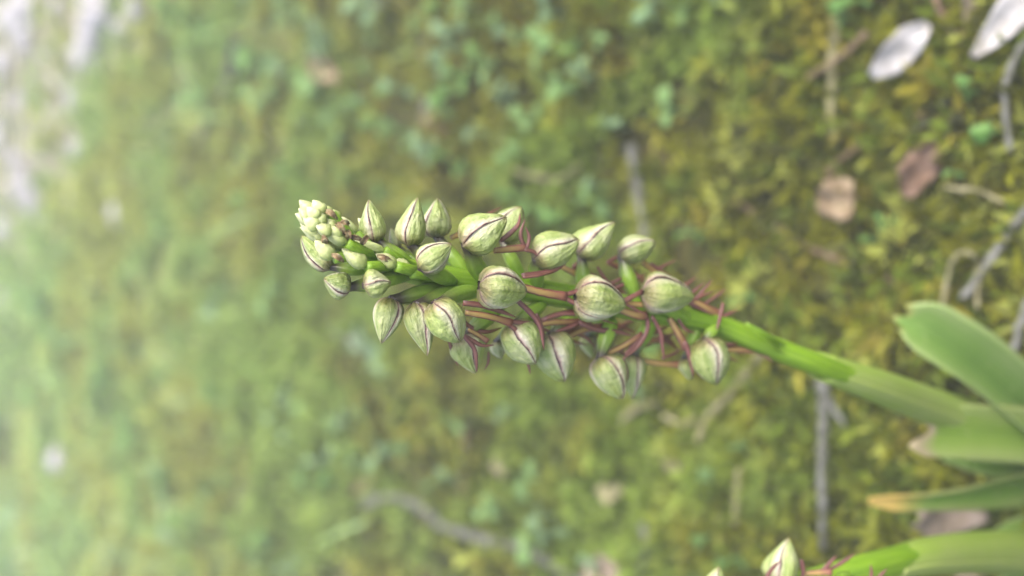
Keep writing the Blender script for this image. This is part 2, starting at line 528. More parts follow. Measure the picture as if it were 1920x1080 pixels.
# short grass in the far part of the lawn (one mass)
def blade(rng):
    L = 1.0; lean = rng.uniform(.2, .9); v = []; f = []; t = []
    for k, s in enumerate((0, .35, .7, 1)):
        wd = .03 * (1 - s ** 2) + .003
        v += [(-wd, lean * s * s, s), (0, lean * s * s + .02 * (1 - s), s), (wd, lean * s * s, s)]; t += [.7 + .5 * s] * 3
    for k in range(3):
        i = 3 * k
        f += [(i, i + 1, i + 4, i + 3), (i + 1, i + 2, i + 5, i + 4)]
    return np.array(v), np.array(f), np.array(t)
protos = [blade(RNG) for _ in range(5)]
x, y = frame_points(13000, RNG, .30, 2.6, 1.3, .9)
dens = np.clip((y - .30) / .5, 0, 1) * np.clip(vnoise(x, y, 9, 31) * 1.8 - .45, .1, 1) + np.clip((-x - .05) * 2.0 * (y > .5), 0, .8)
keep = RNG.uniform(0, 1, len(x)) < dens * (1 - .93 * bare(x, y))
x, y = x[keep], y[keep]; n = len(x)
col = pick([(.22, .40, .09), (.36, .52, .17), (.30, .46, .20), (.48, .46, .16)], [3, 2.5, 1.6, .8], n, RNG)
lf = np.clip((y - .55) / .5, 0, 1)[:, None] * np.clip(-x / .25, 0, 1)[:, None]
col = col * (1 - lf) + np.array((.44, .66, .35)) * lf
v_, f_, c_ = scatter(protos, np.stack([x, y, gh(x, y) - .002], 1), RNG.uniform(.012, .030, n), col, RNG, .6)
grass = link('grass', npmesh('grass', v_, f_, {'tint': ('FLOAT_COLOR', c_)}), MAT_GRASS)
tag(grass, 'short pale green grass growing through the moss', 'grass', kind='stuff')

# ------------------------------------------------------------------ leaf builder
def leaf_mesh(name, pts, hw, roll=0.0, fold=.25, n=22, mcross=9, wav=0.0, thick=.0004, view=None, notch=0.0):
    """pts: centre line in metres, hw: half widths (m) at even stations; roll turns the blade about its length"""
    c = spline(pts, n); W = spline(np.asarray(hw)[:, None], n)[:, 0].clip(1e-5)
    ref = FWD if view is None else np.asarray(view)
    v = []; uv = []
    ph = random.uniform(0, 6)
    for side in (1, -1):
        for i in range(n):
            T = nrm(c[min(i + 1, n - 1)] - c[max(i - 1, 0)])
            S = nrm(np.cross(T, ref)); N = np.cross(S, T)
            if np.dot(N, ref) > 0: N = -N
            r = roll[0] + (roll[1] - roll[0]) * i / (n - 1) if isinstance(roll, tuple) else roll
            S2 = S * math.cos(r) + N * math.sin(r); N2 = N * math.cos(r) - S * math.sin(r)
            for k in range(mcross):
                q = -1 + 2 * k / (mcross - 1)
                p = c[i] + S2 * q * W[i] + N2 * (fold * (abs(q) ** 1.6) * W[i] + wav * W[i] * math.sin(q * 2.5 + i * .55 + ph) * abs(q)) + N2 * side * thick * .5
                if notch and i > n - 4: p = p - T * notch * W[i] * math.sin(q * 5 + ph) * (i - n + 4) / 3
                v.append(p); uv.append((k / (mcross - 1), i / (n - 1)))
    f = []
    o = n * mcross
    for i in range(n - 1):
        for k in range(mcross - 1):
            a0 = i * mcross + k
            f.append((a0, a0 + 1, a0 + mcross + 1, a0 + mcross))
            f.append((o + a0, o + a0 + mcross, o + a0 + mcross + 1, o + a0 + 1))
        for k in (0, mcross - 1):
            a0 = i * mcross + k
            f.append((a0, a0 + mcross, o + a0 + mcross, o + a0) if k == 0 else (a0, o + a0, o + a0 + mcross, a0 + mcross))
    for i in (0, n - 1):
        for k in range(mcross - 1):
            a0 = i * mcross + k
            f.append((a0, o + a0, o + a0 + 1, a0 + 1) if i == 0 else (a0, a0 + 1, o + a0 + 1, o + a0))
    return v, f, uv

def part(name, vfu, mat, parent, origin):
    v, f, uv = vfu
    v = np.asarray(v) - np.asarray(origin)
    return link(name, mesh(name, v, f, uv), mat, parent)

# ------------------------------------------------------------------ orchid
def adepth(px):                       # depth (mm) of the flower spike's axis
    return 138 + (px - 560) * 30 / 810

def sepal_data(var, k, blunt):
    """one of the three overlapping sepals of a hood; blunt hoods are squarer at both ends"""
    rng = random.Random(var * 10 + k)
    nt0, nu = 19, 17
    v = []; f = []; uv = []
    bend = (.30 + .2 * random.Random(var).random()) if not blunt else .16
    keel = .17 + .05 * rng.random(); sp = .06
    w1, w2 = rng.uniform(-.16, .16), rng.uniform(-.16, .16)
    dent = rng.uniform(0, 6)
    seam = [(random.Random(var * 31 + q).uniform(-.22, .22), random.Random(var * 37 + q).uniform(-.14, .14)) for q in range(3)]
    for i in range(nt0):
        t = i / (nt0 - 1)
        if blunt:
            r = max(math.sin(math.pi * max(t, .003) ** .68), 0) ** .60 * .5 * (1 - .10 * max(0, (t - .6) / .4))
        else:
            r = max(math.sin(math.pi * max(t, .004) ** .60), 0) ** .72 * .5 * (1 - .18 * max(0, (t - .5) / .5))
        r += .006
        for j in range(nu):
            u_ = -1 + 2 * j / (nu - 1)
            s1, s2 = seam[k] if u_ > 0 else seam[(k - 1) % 3]
            warp = (s1 * math.sin(math.pi * t) + s2 * math.sin(2 * math.pi * t)) * u_ * u_
            phi = math.radians(u_ * 68) + k * 2 * math.pi / 3 + warp
            rr = r * (1 + keel * math.cos(u_ * math.pi / 2) ** .8 - .08 + sp * u_ + .035 * math.sin(5 * t + var) + (.065 * math.sin(6 * t + dent + 3 * u_) + .03 * rng.uniform(-1, 1)) * (1 - u_ * u_) + .05 * math.exp(-(u_ / .14) ** 2) - .03 * math.exp(-((abs(u_) - .45) / .16) ** 2))
            if u_ > .8: rr += .025 * r
            z = t + .02 * math.sin(u_ * 3 + var) * (1 - u_ * u_)
            v.append((rr * math.cos(phi) + bend * (t ** 2.4) * .5, rr * math.sin(phi), z)); uv.append(((u_ + 1) / 2, t))
    for i in range(nt0 - 1):
        for j in range(nu - 1):
            a0 = i * nu + j
            f.append((a0, a0 + 1, a0 + nu + 1, a0 + nu))
    return mesh('sepal', v, f, uv)
SEPALS = [[sepal_data(vv, k, vv >= 8) for k in range(3)] for vv in range(20)]
for vv in SEPALS:
    for me in vv: me.materials.append(MAT_SEPAL)

def bud_data(var):
    rng = random.Random(100 + var); v = []; f = []; uv = []
    n, s = 9, 12
    for i in range(n):
        t = i / (n - 1)
        r = max(math.sin(math.pi * max(t, .01) ** .62), 0) ** .75 * .5
        for k in range(s):
            th = 2 * math.pi * k / s
            rr = r * (1 + .16 * math.cos(3 * th + var)) * rng.uniform(.90, 1.10)
            v.append((rr * math.cos(th), rr * math.sin(th), t)); uv.append((k / s, t))
    for i in range(n - 1):
        for k in range(s):
            f.append((i * s + k, i * s + (k + 1) % s, (i + 1) * s + (k + 1) % s, (i + 1) * s + k))
    me = mesh('bud', v, f, uv); me.materials.append(MAT_BUD)
    return me
BUDS = [bud_data(i) for i in range(4)]

def frame_from(base, tip, roll):
    Z = nrm(tip - base)
    toC = nrm(CAM - base)
    Xa = nrm(toC - Z * np.dot(toC, Z)); Ya = np.cross(Z, Xa)
    cr, sr = math.cos(roll), math.sin(roll)
    return Xa * cr + Ya * sr, Ya * cr - Xa * sr, Z

def placed(name, me, base, tip, wid, roll, parent, origin, squash=1.0):
    """unit mesh (length 1, diameter 1 along z) stretched from base to tip"""
    Xa, Ya, Z = frame_from(base, tip, roll)
    L = np.linalg.norm(tip - base)
    o = link(name, me, None, parent)
    mm_ = Matrix.Identity(4)
    loc = base - origin
    for i in range(3):
        mm_[i][0] = Xa[i] * wid * squash; mm_[i][1] = Ya[i] * wid; mm_[i][2] = Z[i] * L; mm_[i][3] = loc[i]
    o.matrix_local = mm_
    return o

def ribbon(name, pl, wpx, dz, mat, fl, origin, taper=True, flat=.30):
    """pl: photo pixels (x, y[, extra depth mm]); wpx: width in px"""
    pts = [P(p[0], p[1], adepth(min(p[0], 1420)) + dz + (p[2] if len(p) > 2 else 0)) for p in pl]
    n = 12
    c = spline(pts, n)
    d = np.linalg.norm(pts[0] - CAM)
    wm = wpx / FPX * d * .76
    t = np.linspace(0, 1, n)
    if taper: r = wm * .5 * (.85 + .25 * np.sin(t * 2.6)) * (1 - .85 * t ** 2.5)
    else: r = wm * .5 * (.8 + .3 * t)
    r = r * np.array([random.uniform(.92, 1.08) for _ in range(n)])
    return part(name, tube(c, r, 10, flat, FWD), mat, fl, origin)

AX = [(585, 425), (640, 455), (720, 492), (830, 520), (1000, 545), (1200, 580), (1330, 605), (1420, 640), (1530, 682)]
def axis_y(px, ax=AX):
    return float(np.interp(px, [a_[0] for a_ in ax], [a_[1] for a_ in ax]))

def flower(orchid, base0, b, tip, wpx, dz, tdz=0.0, roll=60, ov=None, lips=(), lobes=(), seed=0, blunt=False):
    """b, tip: pixels of the hood's rounded end and point; dz: mm towards (-) or away (+) from the viewer relative to the axis"""
    rng = random.Random(seed * 7 + 3)
    d0 = adepth(min(b[0], 1420)) + dz
    B = P(b[0], b[1], d0); T = P(tip[0], tip[1], d0 + tdz)
    fl = empty('flower', Vector(B - base0), orchid)
    wid = wpx / FPX * d0 * .001
    k = (8 + seed % 12) if blunt else seed % 8
    squash = rng.uniform(.80, 1.0)
    for me in SEPALS[k]:
        placed('sepal', me, B, T, wid, math.radians(roll), fl, B, squash)
    # ovary: twisted ridged stalk from the axis up to the hood
    if ov is not None:
        e_ = ov if len(ov) > 2 else (ov[0], ov[1], 0.0)
        A = P(e_[0], e_[1], adepth(min(e_[0], 1420)) + e_[2])
        mid = P((e_[0] + b[0]) / 2, (e_[1] + b[1]) / 2 + rng.uniform(-4, 4), (adepth(min(e_[0], 1420)) + e_[2] + d0) / 2 - .6)
        Bi = B + (T - B) * .07
        pl = spline([A, mid, Bi], 14)
        t = np.linspace(0, 1, 14)
        r = (.0007 + .0005 * np.sin(np.clip(t * 1.15, 0, 1) * math.pi)) * rng.uniform(.95, 1.2) * min(1.0, .35 + np.linalg.norm(B - A) / .012)
        part('ovary', tube(pl, r, 18, 1, None, 6, .10, .45), MAT_OVARY, fl, B)
    for (pl, wd, ldz) in lips:
        ribbon('lip', pl, wd, dz + ldz, MAT_LIP, fl, B, taper=False, flat=.35)
    for (pl, wd, ldz) in lobes:
        ribbon('lip_lobe', pl, wd, dz + ldz, MAT_LOBE, fl, B)
    return fl

BASE1 = G(1945, 838)
orchid = empty('orchid', Vector(BASE1))
tag(orchid, 'tall orchid spike with pale green hooded flowers and maroon lips rising from a leaf rosette', 'orchid', 'orchids in the moss')

# stem
sp_px = [(x_, y_, adepth(x_)) for x_, y_ in AX] + [(1640, 722, 184), (1750, 763, 203), (1850, 800, 220), (1945, 838, 240)]
sp = spline([P(*q) for q in sp_px], 60); sp[-1] = BASE1 - np.array([0, 0, .004])
srad = np.interp(np.linspace(0, 1, 60), [0, .04, .25, .5, .68, 1], [.0011, .0015, .0020, .0020, .0021, .0027])
part('stem', tube(sp, srad, 20, 1, None, 5, .045, .3), MAT_STEM, orchid, BASE1)

FL = [
 # b, tip, w, dz, tdz, roll, ovary end, lips, lobes
 dict(b=(706, 455), tip=(686, 377), w=47, dz=0, roll=40, ov=(775, 498)),
 dict(b=(768, 462), tip=(779, 371), w=52, dz=-1, roll=35, ov=(830, 510)),
 dict(b=(745, 468), tip=(733, 428), w=22, dz=2, roll=0, ov=(800, 505)),
 dict(b=(818, 446), tip=(820, 373), w=56, dz=3, roll=5, ov=(880, 515), lips=[([(845, 446), (880, 432, 1), (912, 418, 3)], 16, 0)], lobes=[([(880, 431, -.3), (905, 408, 2), (942, 387, 3)], 10, 1)]),
 dict(bl=True, b=(786, 503), tip=(846, 458), w=52, dz=-9, tdz=0, roll=0, ov=(850, 528, -2)),
 dict(bl=True, b=(868, 462), tip=(946, 404), w=72, dz=-7, tdz=0, roll=50, ov=(915, 532, -1),
      lips=[([(925, 470, 1), (955, 467, 1), (988, 464, 1)], 19, 0)],
      lobes=[([(938, 452, -1), (958, 436, -1), (972, 420, -1), (975, 400)], 13, 0), ([(984, 466), (976, 440), (984, 412)], 11, 1), ([(988, 466), (992, 445), (985, 424)], 9, 0), ([(984, 468), (1000, 472), (1014, 484)], 11, 0)]),
 dict(bl=True, b=(938, 452), tip=(976, 388), w=58, dz=1, roll=20, ov=(980, 520)),
 dict(bl=True, b=(1000, 487), tip=(1082, 446), w=66, dz=-5, tdz=1, roll=48, ov=(1010, 540, -1),
      lobes=[([(978, 517, -1), (1018, 512, -1), (1046, 503, -1), (1072, 482)], 15, -1)]),
 dict(b=(1086, 482), tip=(1146, 413), w=60, dz=-1, roll=38, ov=(1100, 548),
      lips=[([(1052, 500), (1095, 520), (1150, 540)], 17, 1)], lobes=[([(1150, 542), (1180, 528), (1212, 512)], 11, 1), ([(1120, 500), (1140, 530), (1165, 545)], 9, 1)]),
 dict(bl=True, b=(1160, 480), tip=(1229, 452), w=50, dz=1, tdz=0, roll=30, ov=(1195, 560),
      lips=[([(1205, 492), (1228, 508), (1250, 530)], 18, .5)], lobes=[([(1220, 494), (1245, 512), (1272, 528)], 10, 0), ([(1180, 500), (1190, 520), (1180, 545)], 9, 1)]),
 dict(bl=True, b=(898, 535), tip=(986, 546), w=76, dz=-11, tdz=3, roll=8, ov=(985, 545, 0),
      lips=[([(972, 536, 1), (1015, 548, 1), (1062, 556, 2)], 22, 1)],
      lobes=[([(1058, 553), (1088, 544), (1116, 528)], 13, 3), ([(1058, 557), (1080, 570), (1104, 578)], 13, 3), ([(968, 562), (996, 588), (1012, 612), (1020, 656)], 14, 2), ([(980, 520, -1), (1010, 516, -1), (1040, 508)], 10, 3)]),
 dict(bl=True, b=(1078, 556), tip=(1171, 572), w=80, dz=-8, tdz=3, roll=-4, ov=(1170, 578, 0),
      lips=[([(1160, 580, 1), (1190, 590, 1), (1212, 592, 2)], 22, 2)],
      lobes=[([(1150, 575), (1180, 560), (1206, 548)], 13, 2), ([(1016, 600), (1055, 588), (1100, 592), (1162, 610)], 13, 2)]),
 dict(bl=True, b=(1203, 548), tip=(1299, 556), w=74, dz=-6, tdz=3, roll=2, ov=(1300, 605, 0),
      lips=[([(1255, 596, 1), (1270, 622, 1), (1288, 655, 2)], 19, 2), ([(1288, 560, 1), (1320, 576, 1), (1352, 592, 2)], 22, 3)],
      lobes=[([(1212, 588), (1214, 618), (1196, 650), (1166, 674)], 12, 2), ([(1222, 592), (1238, 622), (1242, 650), (1246, 676)], 11, 2),
             ([(1300, 568), (1316, 548), (1336, 524)], 10, 5), ([(1314, 576), (1336, 560), (1362, 541)], 10, 6), ([(1290, 556), (1304, 544), (1322, 529)], 9, 6), ([(1356, 568), (1350, 596), (1342, 624)], 10, 2), ([(1268, 592), (1284, 616), (1306, 626)], 9, 3)]),
 dict(bl=True, b=(812, 566), tip=(866, 638), w=74, dz=-10, tdz=1, roll=58, ov=(905, 545, -1),
      lips=[([(872, 586, 1), (920, 594, 1), (960, 606, 2)], 19, 1)],
      lobes=[([(955, 602, 2), (978, 605, 2), (994, 603, 2)], 12, 1), ([(948, 604, 2), (970, 622, 2), (980, 644, 2)], 13, 1), ([(868, 568), (905, 573), (940, 584), (966, 594)], 15, 1.5)]),
 dict(b=(776, 568), tip=(806, 664), w=52, dz=-5, tdz=0, roll=30, ov=(880, 548),
      lobes=[([(806, 612, 1), (808, 640), (801, 664)], 8, 0)]),
 dict(b=(733, 558), tip=(717, 643), w=54, dz=-3, tdz=0, roll=15, ov=(840, 540)),
 dict(bl=True, b=(682, 536), tip=(732, 526), w=48, dz=-7, tdz=0.5, roll=50, ov=(770, 515)),
 dict(bl=True, b=(656, 540), tip=(606, 524), w=46, dz=-2, tdz=-2, roll=30, ov=(730, 522)),
 dict(bl=True, b=(622, 504), tip=(566, 444), w=46, dz=1, tdz=0, roll=10, ov=(700, 500)),
 dict(b=(866, 630), tip=(896, 697), w=64, dz=-1, tdz=0, roll=35, ov=(940, 575),
      lips=[([(878, 618, -3), (895, 627, -3), (915, 640, -3)], 13, 0)],
      lobes=[([(862, 624, -5), (888, 640, -5), (905, 648, -5), (926, 647, -5)], 12, 0), ([(868, 628, -5), (888, 652, -5), (893, 676, -5), (894, 698, -4)], 12, 0), ([(842, 640, -1), (850, 664), (859, 687)], 9, 0), ([(916, 660), (915, 680), (908, 694)], 7, 0), ([(870, 604, -2), (890, 618, -2), (916, 622, -2), (942, 614)], 12, 1)]),
 dict(b=(930, 640), tip=(940, 672), w=30, dz=4, roll=0, ov=(985, 590)),
 dict(bl=True, b=(957, 606), tip=(1008, 680), w=72, dz=-4, tdz=0, roll=55, ov=(1020, 570),
      lips=[([(1012, 608, 1), (1045, 604, 1), (1088, 604, 2)], 17, 0)],
      lobes=[([(1004, 588), (1014, 610), (1018, 634), (1020, 656)], 12, -2), ([(1085, 604), (1120, 618), (1158, 622), (1186, 630)], 15, 1), ([(1086, 606), (1060, 616), (1040, 622)], 12, 1), ([(988, 676), (992, 690), (994, 702)], 7, 1)]),
 dict(bl=True, b=(1026, 626), tip=(1062, 714), w=76, dz=-1, tdz=0, roll=50, ov=(1090, 590),
      lips=[([(1064, 632, 1), (1095, 618, 1), (1130, 612, 1)], 18, 0)], lobes=[([(1060, 640), (1070, 664), (1074, 684)], 8, -1), ([(1078, 624), (1100, 634), (1116, 652)], 9, 2)]),
 dict(bl=True, b=(1122, 670), tip=(1168, 746), w=62, dz=-2, tdz=0, roll=20, ov=(1150, 600, -1),
      lips=[([(1140, 662), (1170, 648), (1205, 626)], 15, 0)], lobes=[([(1172, 664), (1196, 642), (1214, 618)], 11, -.5), ([(1168, 672), (1176, 700), (1172, 730)], 8, -.5)]),
 dict(b=(1186, 664), tip=(1188, 748), w=42, dz=2, tdz=0, roll=20, ov=(1225, 600),
      lips=[([(1205, 676), (1240, 682), (1284, 684)], 15, 0)], lobes=[([(1240, 672), (1262, 664), (1282, 650)], 8, 0)]),
 dict(bl=True, b=(1318, 634), tip=(1346, 720), w=70, dz=-4, tdz=0, roll=40, ov=(1345, 612, -2),
      lips=[([(1346, 660, 2), (1380, 650, 3), (1412, 645, 4)], 13, 2)],
      lobes=[([(1284, 640, 0), (1294, 672, 0), (1300, 706, 0)], 13, 0), ([(1300, 690), (1318, 708), (1342, 716)], 6, 0)]),
 dict(b=(1282, 672), tip=(1296, 712), w=30, dz=2, roll=10, ov=(1310, 612)),
 dict(b=(1100, 628), tip=(1112, 670), w=34, dz=6, roll=10, ov=(1150, 590)),
]
rx = random.Random(5)
for i, d in enumerate(FL):
    b_ = d['b']
    if 950 < b_[0] < 1330:      # older flowers: lips with arms and legs hanging below the hood
        m0 = (d['tip'][0] - 8, d['tip'][1] * .35 + b_[1] * .25 + axis_y(b_[0] + 40) * .40)
        e0 = (m0[0] + rx.uniform(50, 80), m0[1] * .6 + axis_y(m0[0] + 60) * .4 + rx.uniform(-8, 12))
        off = rx.uniform(3, 6)
        d['lips'] = list(d.get('lips', ())) + [([m0, ((m0[0] + e0[0]) / 2, (m0[1] + e0[1]) / 2 + rx.uniform(-6, 6)), e0], 15, off)]
        d['lobes'] = list(d.get('lobes', ())) + [([(e0[0] - 3, e0[1]), (e0[0] + 16, e0[1] + sg * 8), (e0[0] + 34, e0[1] + sg * rx.uniform(14, 24))], 10, off) for sg in (-1, 1)]
        d['lobes'] += [([m0, (m0[0] + 20, m0[1] + sg * 10), (m0[0] + 48, m0[1] + sg * rx.uniform(12, 26))], 9, off - 1) for sg in (-1, 1)]
    flower(orchid, BASE1, d['b'], d['tip'], d['w'], d['dz'], d.get('tdz', 0), d['roll'], d.get('ov'), d.get('lips', ()), d.get('lobes', ()), seed=i, blunt=d.get('bl', False))

# unopened buds at the top of the spike
BD = [((590, 404), (566, 380), 26, -3), ((608, 404), (590, 380), 26, -4), ((592, 420), (560, 404), 26, -4), ((612, 420), (588, 408), 28, -6), ((606, 436), (570, 422), 26, -4),
      ((618, 450), (572, 430), 28, -4), ((632, 432), (606, 416), 26, -6), ((640, 408), (608, 398), 18, -1), ((650, 455), (612, 436), 24, -7), ((626, 484), (596, 456), 28, -5), ((686, 500), (640, 466), 30, -7), ((668, 440), (645, 412), 20, 0),
      ((720, 470), (660, 450), 16, -5), ((742, 500), (704, 476), 24, -7), ((700, 440), (676, 414), 22, 1), ((770, 512), (734, 484), 22, -6), ((640, 470), (604, 448), 22, -3), ((622, 402), (604, 392), 22, -2), ((584, 414), (564, 394), 22, -5), ((600, 412), (580, 392), 24, -6), ((600, 428), (574, 412), 24, -6), ((622, 440), (596, 424), 24, -7), ((640, 446), (616, 426), 22, -7)]
for i, (b_, t_, w_, dz) in enumerate(BD):
    d0 = adepth(b_[0]) + dz
    bb, tt = np.array(b_, float), np.array(t_, float)
    tt = bb + (tt - bb) * (1.22 if i not in (10, 12, 13) else 1.0)
    placed('bud', BUDS[i % 4], P(*b_, d0), P(*tt, d0 - .5), w_ * 1.08 / FPX * d0 * .001, i * 1.3, orchid, BASE1)
    if 8 <= i < 18:   # pedicel down to the axis
        e0 = (b_[0] + 60, axis_y(b_[0] + 60))
        pl = spline([P(*e0, adepth(e0[0]) - 1), P((b_[0] + e0[0]) / 2, (b_[1] + e0[1]) / 2, d0 + dz * -.3), P(*b_, d0)], 8)
        part('pedicel', tube(pl, np.linspace(.0009, .0008, 8), 10, 1, None, 5, .08, .3), MAT_STEM, orchid, BASE1)
for i, (x_, y_, s_, a_) in enumerate([(622, 404, 24, .6), (640, 430, 26, .9), (668, 447, 26, .3), (654, 442, 20, 1.4), (634, 484, 24, .5), (722, 484, 30, .35), (610, 450, 16, .9), (684, 452, 18, 2.2), (646, 420, 14, 0)]):
    d0 = adepth(x_) - 7
    dx, dy = math.cos(a_) * s_ * .5, math.sin(a_) * s_ * .5
    part('bract', leaf_mesh('bract', [P(x_ - dx, y_ - dy, d0), P(x_, y_ - 3, d0 - .6), P(x_ + dx, y_ + dy, d0 + .4)], [.0002, .00042, .0001], random.uniform(-.6, .6), .9, 8, 5, .5, .0002), MAT_DRY, orchid, BASE1)

# sheath clasping the stem: tube with an oblique mouth and a free overlapping edge
def sheath(pxs, rads, mouth):
    c = spline([P(*q) for q in pxs], 26); r = np.interp(np.linspace(0, 1, 26), np.linspace(0, 1, len(rads)), rads)
    v = []; f = []; uv = []; seg = 22
    for side in (0, 1):
        for i in range(26):
            T = nrm(c[min(i + 1, 25)] - c[max(i - 1, 0)]); S = nrm(np.cross(T, FWD)); N = np.cross(S, T)
            for k in range(seg + 1):
                th = math.radians(200) * (-1 + 2 * k / seg)
                rr = r[i] * (1 + .05 * k / seg) - side * .00035
                off = T * (mouth * (math.cos(th)) * (1 - i / 25) ** 2)
                v.append(c[i] + S * rr * math.cos(th + 1.2) + N * rr * math.sin(th + 1.2) - off); uv.append((k / seg, 1 - i / 25))
    w_ = seg + 1; o = 26 * w_
    for i in range(25):
        for k in range(seg):
            a0 = i * w_ + k
            f.append((a0, a0 + 1, a0 + w_ + 1, a0 + w_)); f.append((o + a0, o + a0 + w_, o + a0 + w_ + 1, o + a0 + 1))
        f.append((i * w_, (i + 1) * w_, o + (i + 1) * w_, o + i * w_))
        f.append((i * w_ + seg, o + i * w_ + seg, o + (i + 1) * w_ + seg, (i + 1) * w_ + seg))
    for k in range(seg):
        f.append((k, o + k, o + k + 1, k + 1))
    return v, f, uv
part('sheath', sheath([(1536, 686, 175.5), (1640, 722, 184), (1750, 763, 203), (1850, 800, 220), (1940, 836, 238)], [.0025, .0030, .0036, .0041, .0050, .0058], .0016), MAT_SHEATH, orchid, BASE1)

part('bract', leaf_mesh('bract', [P(1476, 662, 172), P(1436, 634, 166), P(1398, 606, 165)], [.0008, .0007, .0002], .2, 1.2, 10, 7, .05, .0003), MAT_STEM, orchid, BASE1)

def oleaf(parent, base0, px, hw_px, roll=0.0, fold=.3, mat=None, wav=.04, notch=0.0, n=24):
    pts = [P(*q) for q in px]
    dd = [np.linalg.norm(p - CAM) for p in pts]
    hw = [h_ / FPX * np.interp(i, np.linspace(0, len(hw_px) - 1, len(dd)), dd) for i, h_ in enumerate(hw_px)]
    return part('leaf', leaf_mesh('leaf', pts, hw, roll, fold, n, 11, wav, .0006, None, notch), mat or MAT_LEAF, parent, base0)
# broad upper leaf with a blunt hooded tip
oleaf(orchid, BASE1, [(1990, 850, 238), (1930, 775, 222), (1820, 682, 210), (1740, 628, 206), (1684, 598, 206)], [20, 38, 44, 48, 49, 46, 22], .12, .85, MAT_LEAF_A, .05, .5)
# leaf with a torn pale edge in front of the rosette
oleaf(orchid, BASE1, [(2000, 842, 232), (1930, 818, 218), (1820, 810, 206), (1724, 806, 200)], [40, 46, 47, 46, 45], .1, .2, MAT_LEAF_T, .05, .6)
# yellow-tipped leaf
oleaf(orchid, BASE1, [(2010, 880, 240), (1920, 905, 226), (1800, 930, 216), (1700, 938, 214), (1628, 938, 216)], [30, 40, 34, 24, 18, 16, 6], -.5, .35, MAT_LEAF_Y)
oleaf(orchid, BASE1, [(2010, 850, 240), (1930, 868, 228), (1850, 875, 222), (1768, 860, 222)], [30, 30, 24, 16, 4], .5, .3, MAT_LEAF)
oleaf(orchid, BASE1, [(2010, 870, 244), (1960, 900, 236), (1920, 920, 232), (1890, 925, 230)], [24, 40, 40, 28, 6], .2, .3, MAT_LEAF)
oleaf(orchid, BASE1, [(2020, 780, 240), (1990, 700, 232), (1985, 620, 228)], [24, 36, 30, 6], .2, .3, MAT_LEAF)

# second orchid, whose spike runs out of the frame
BASE2 = G(1990, 1045)
orchid2 = empty('orchid', Vector(BASE2))
tag(orchid2, 'orchid beside the tall spike, its bright green stem leaning over the pinkish dead leaf', 'orchid', 'orchids in the moss')
AX2 = [(1080, 1210), (1200, 1180), (1350, 1140), (1450, 1112), (1560, 1082), (1640, 1062)]
pp = [(x_, y_, 150 + (x_ - 1080) * .045) for x_, y_ in AX2] + [(1740, 1040, 186), (1850, 1032, 206), (1990, 1045, 244)]
sp = spline([P(*q) for q in pp], 50); sp[-1] = BASE2 - np.array([0, 0, .004])
part('stem', tube(sp, np.interp(np.linspace(0, 1, 50), [0, .1, .5, 1], [.0012, .0018, .0024, .0032]), 18, 1, None, 5, .045, .3), MAT_STEM, orchid2, BASE2)
part('sheath', sheath([(1660, 1062, 177), (1740, 1043, 186), (1850, 1035, 206), (1960, 1042, 234)], [.0026, .0033, .0039, .0046, .0056], .002), MAT_SHEATH, orchid2, BASE2)
F2 = [
 dict(b=(1462, 1092), tip=(1471, 1006), w=58, dz=-6, roll=40, ov=(1530, 1098, 2), lips=[([(1508, 1076), (1530, 1074), (1560, 1073)], 15, 1)],
      lobes=[([(1436, 1084, -2), (1448, 1066, -2), (1462, 1052, -2)], 11, -2), ([(1502, 1050), (1506, 1072), (1498, 1096)], 11, 0), ([(1540, 1072), (1556, 1056), (1568, 1042)], 11, 1), ([(1552, 1070), (1580, 1054), (1604, 1038)], 10, 2)]),
 dict(b=(1330, 1140), tip=(1340, 1060), w=62, dz=-6, roll=62, ov=(1400, 1130, 2), lobes=[([(1300, 1130), (1310, 1110), (1326, 1098)], 10, 0)]),
 dict(b=(1200, 1160), tip=(1195, 1090), w=56, dz=-4, roll=30, ov=(1290, 1160, 2)),
 dict(b=(1262, 1190), tip=(1330, 1180), w=66, dz=-10, roll=20, ov=(1350, 1145, 0)),
 dict(b=(1420, 1150), tip=(1500, 1160), w=70, dz=-10, roll=20, ov=(1500, 1105, 0), lobes=[([(1490, 1150), (1520, 1130), (1540, 1100)], 10, 0)]),
 dict(b=(1560, 1110), tip=(1600, 1170), w=66, dz=-5, roll=50, ov=(1590, 1078, 0), lobes=[([(1632, 1094), (1634, 1076), (1633, 1058)], 9, -1), ([(1640, 1092), (1652, 1078), (1664, 1066)], 9, -1)]),
 dict(b=(1120, 1210), tip=(1080, 1160), w=44, dz=-4, roll=30, ov=(1180, 1190, 0)),
]
for i, d in enumerate(F2):
    flower(orchid2, BASE2, d['b'], d['tip'], d['w'], d['dz'], 0, d['roll'], d.get('ov'), d.get('lips', ()), d.get('lobes', ()), seed=i + 40, blunt=d.get('bl', False))
oleaf(orchid2, BASE2, [(2020, 1050, 246), (1975, 1012, 236), (1925, 995, 230), (1860, 1000, 228)], [28, 34, 26, 4], .4, .3, MAT_LEAF)
oleaf(orchid2, BASE2, [(2020, 1060, 246), (1960, 1085, 232), (1880, 1110, 224), (1800, 1130, 222)], [28, 34, 26, 4], .1, .3, MAT_LEAF)

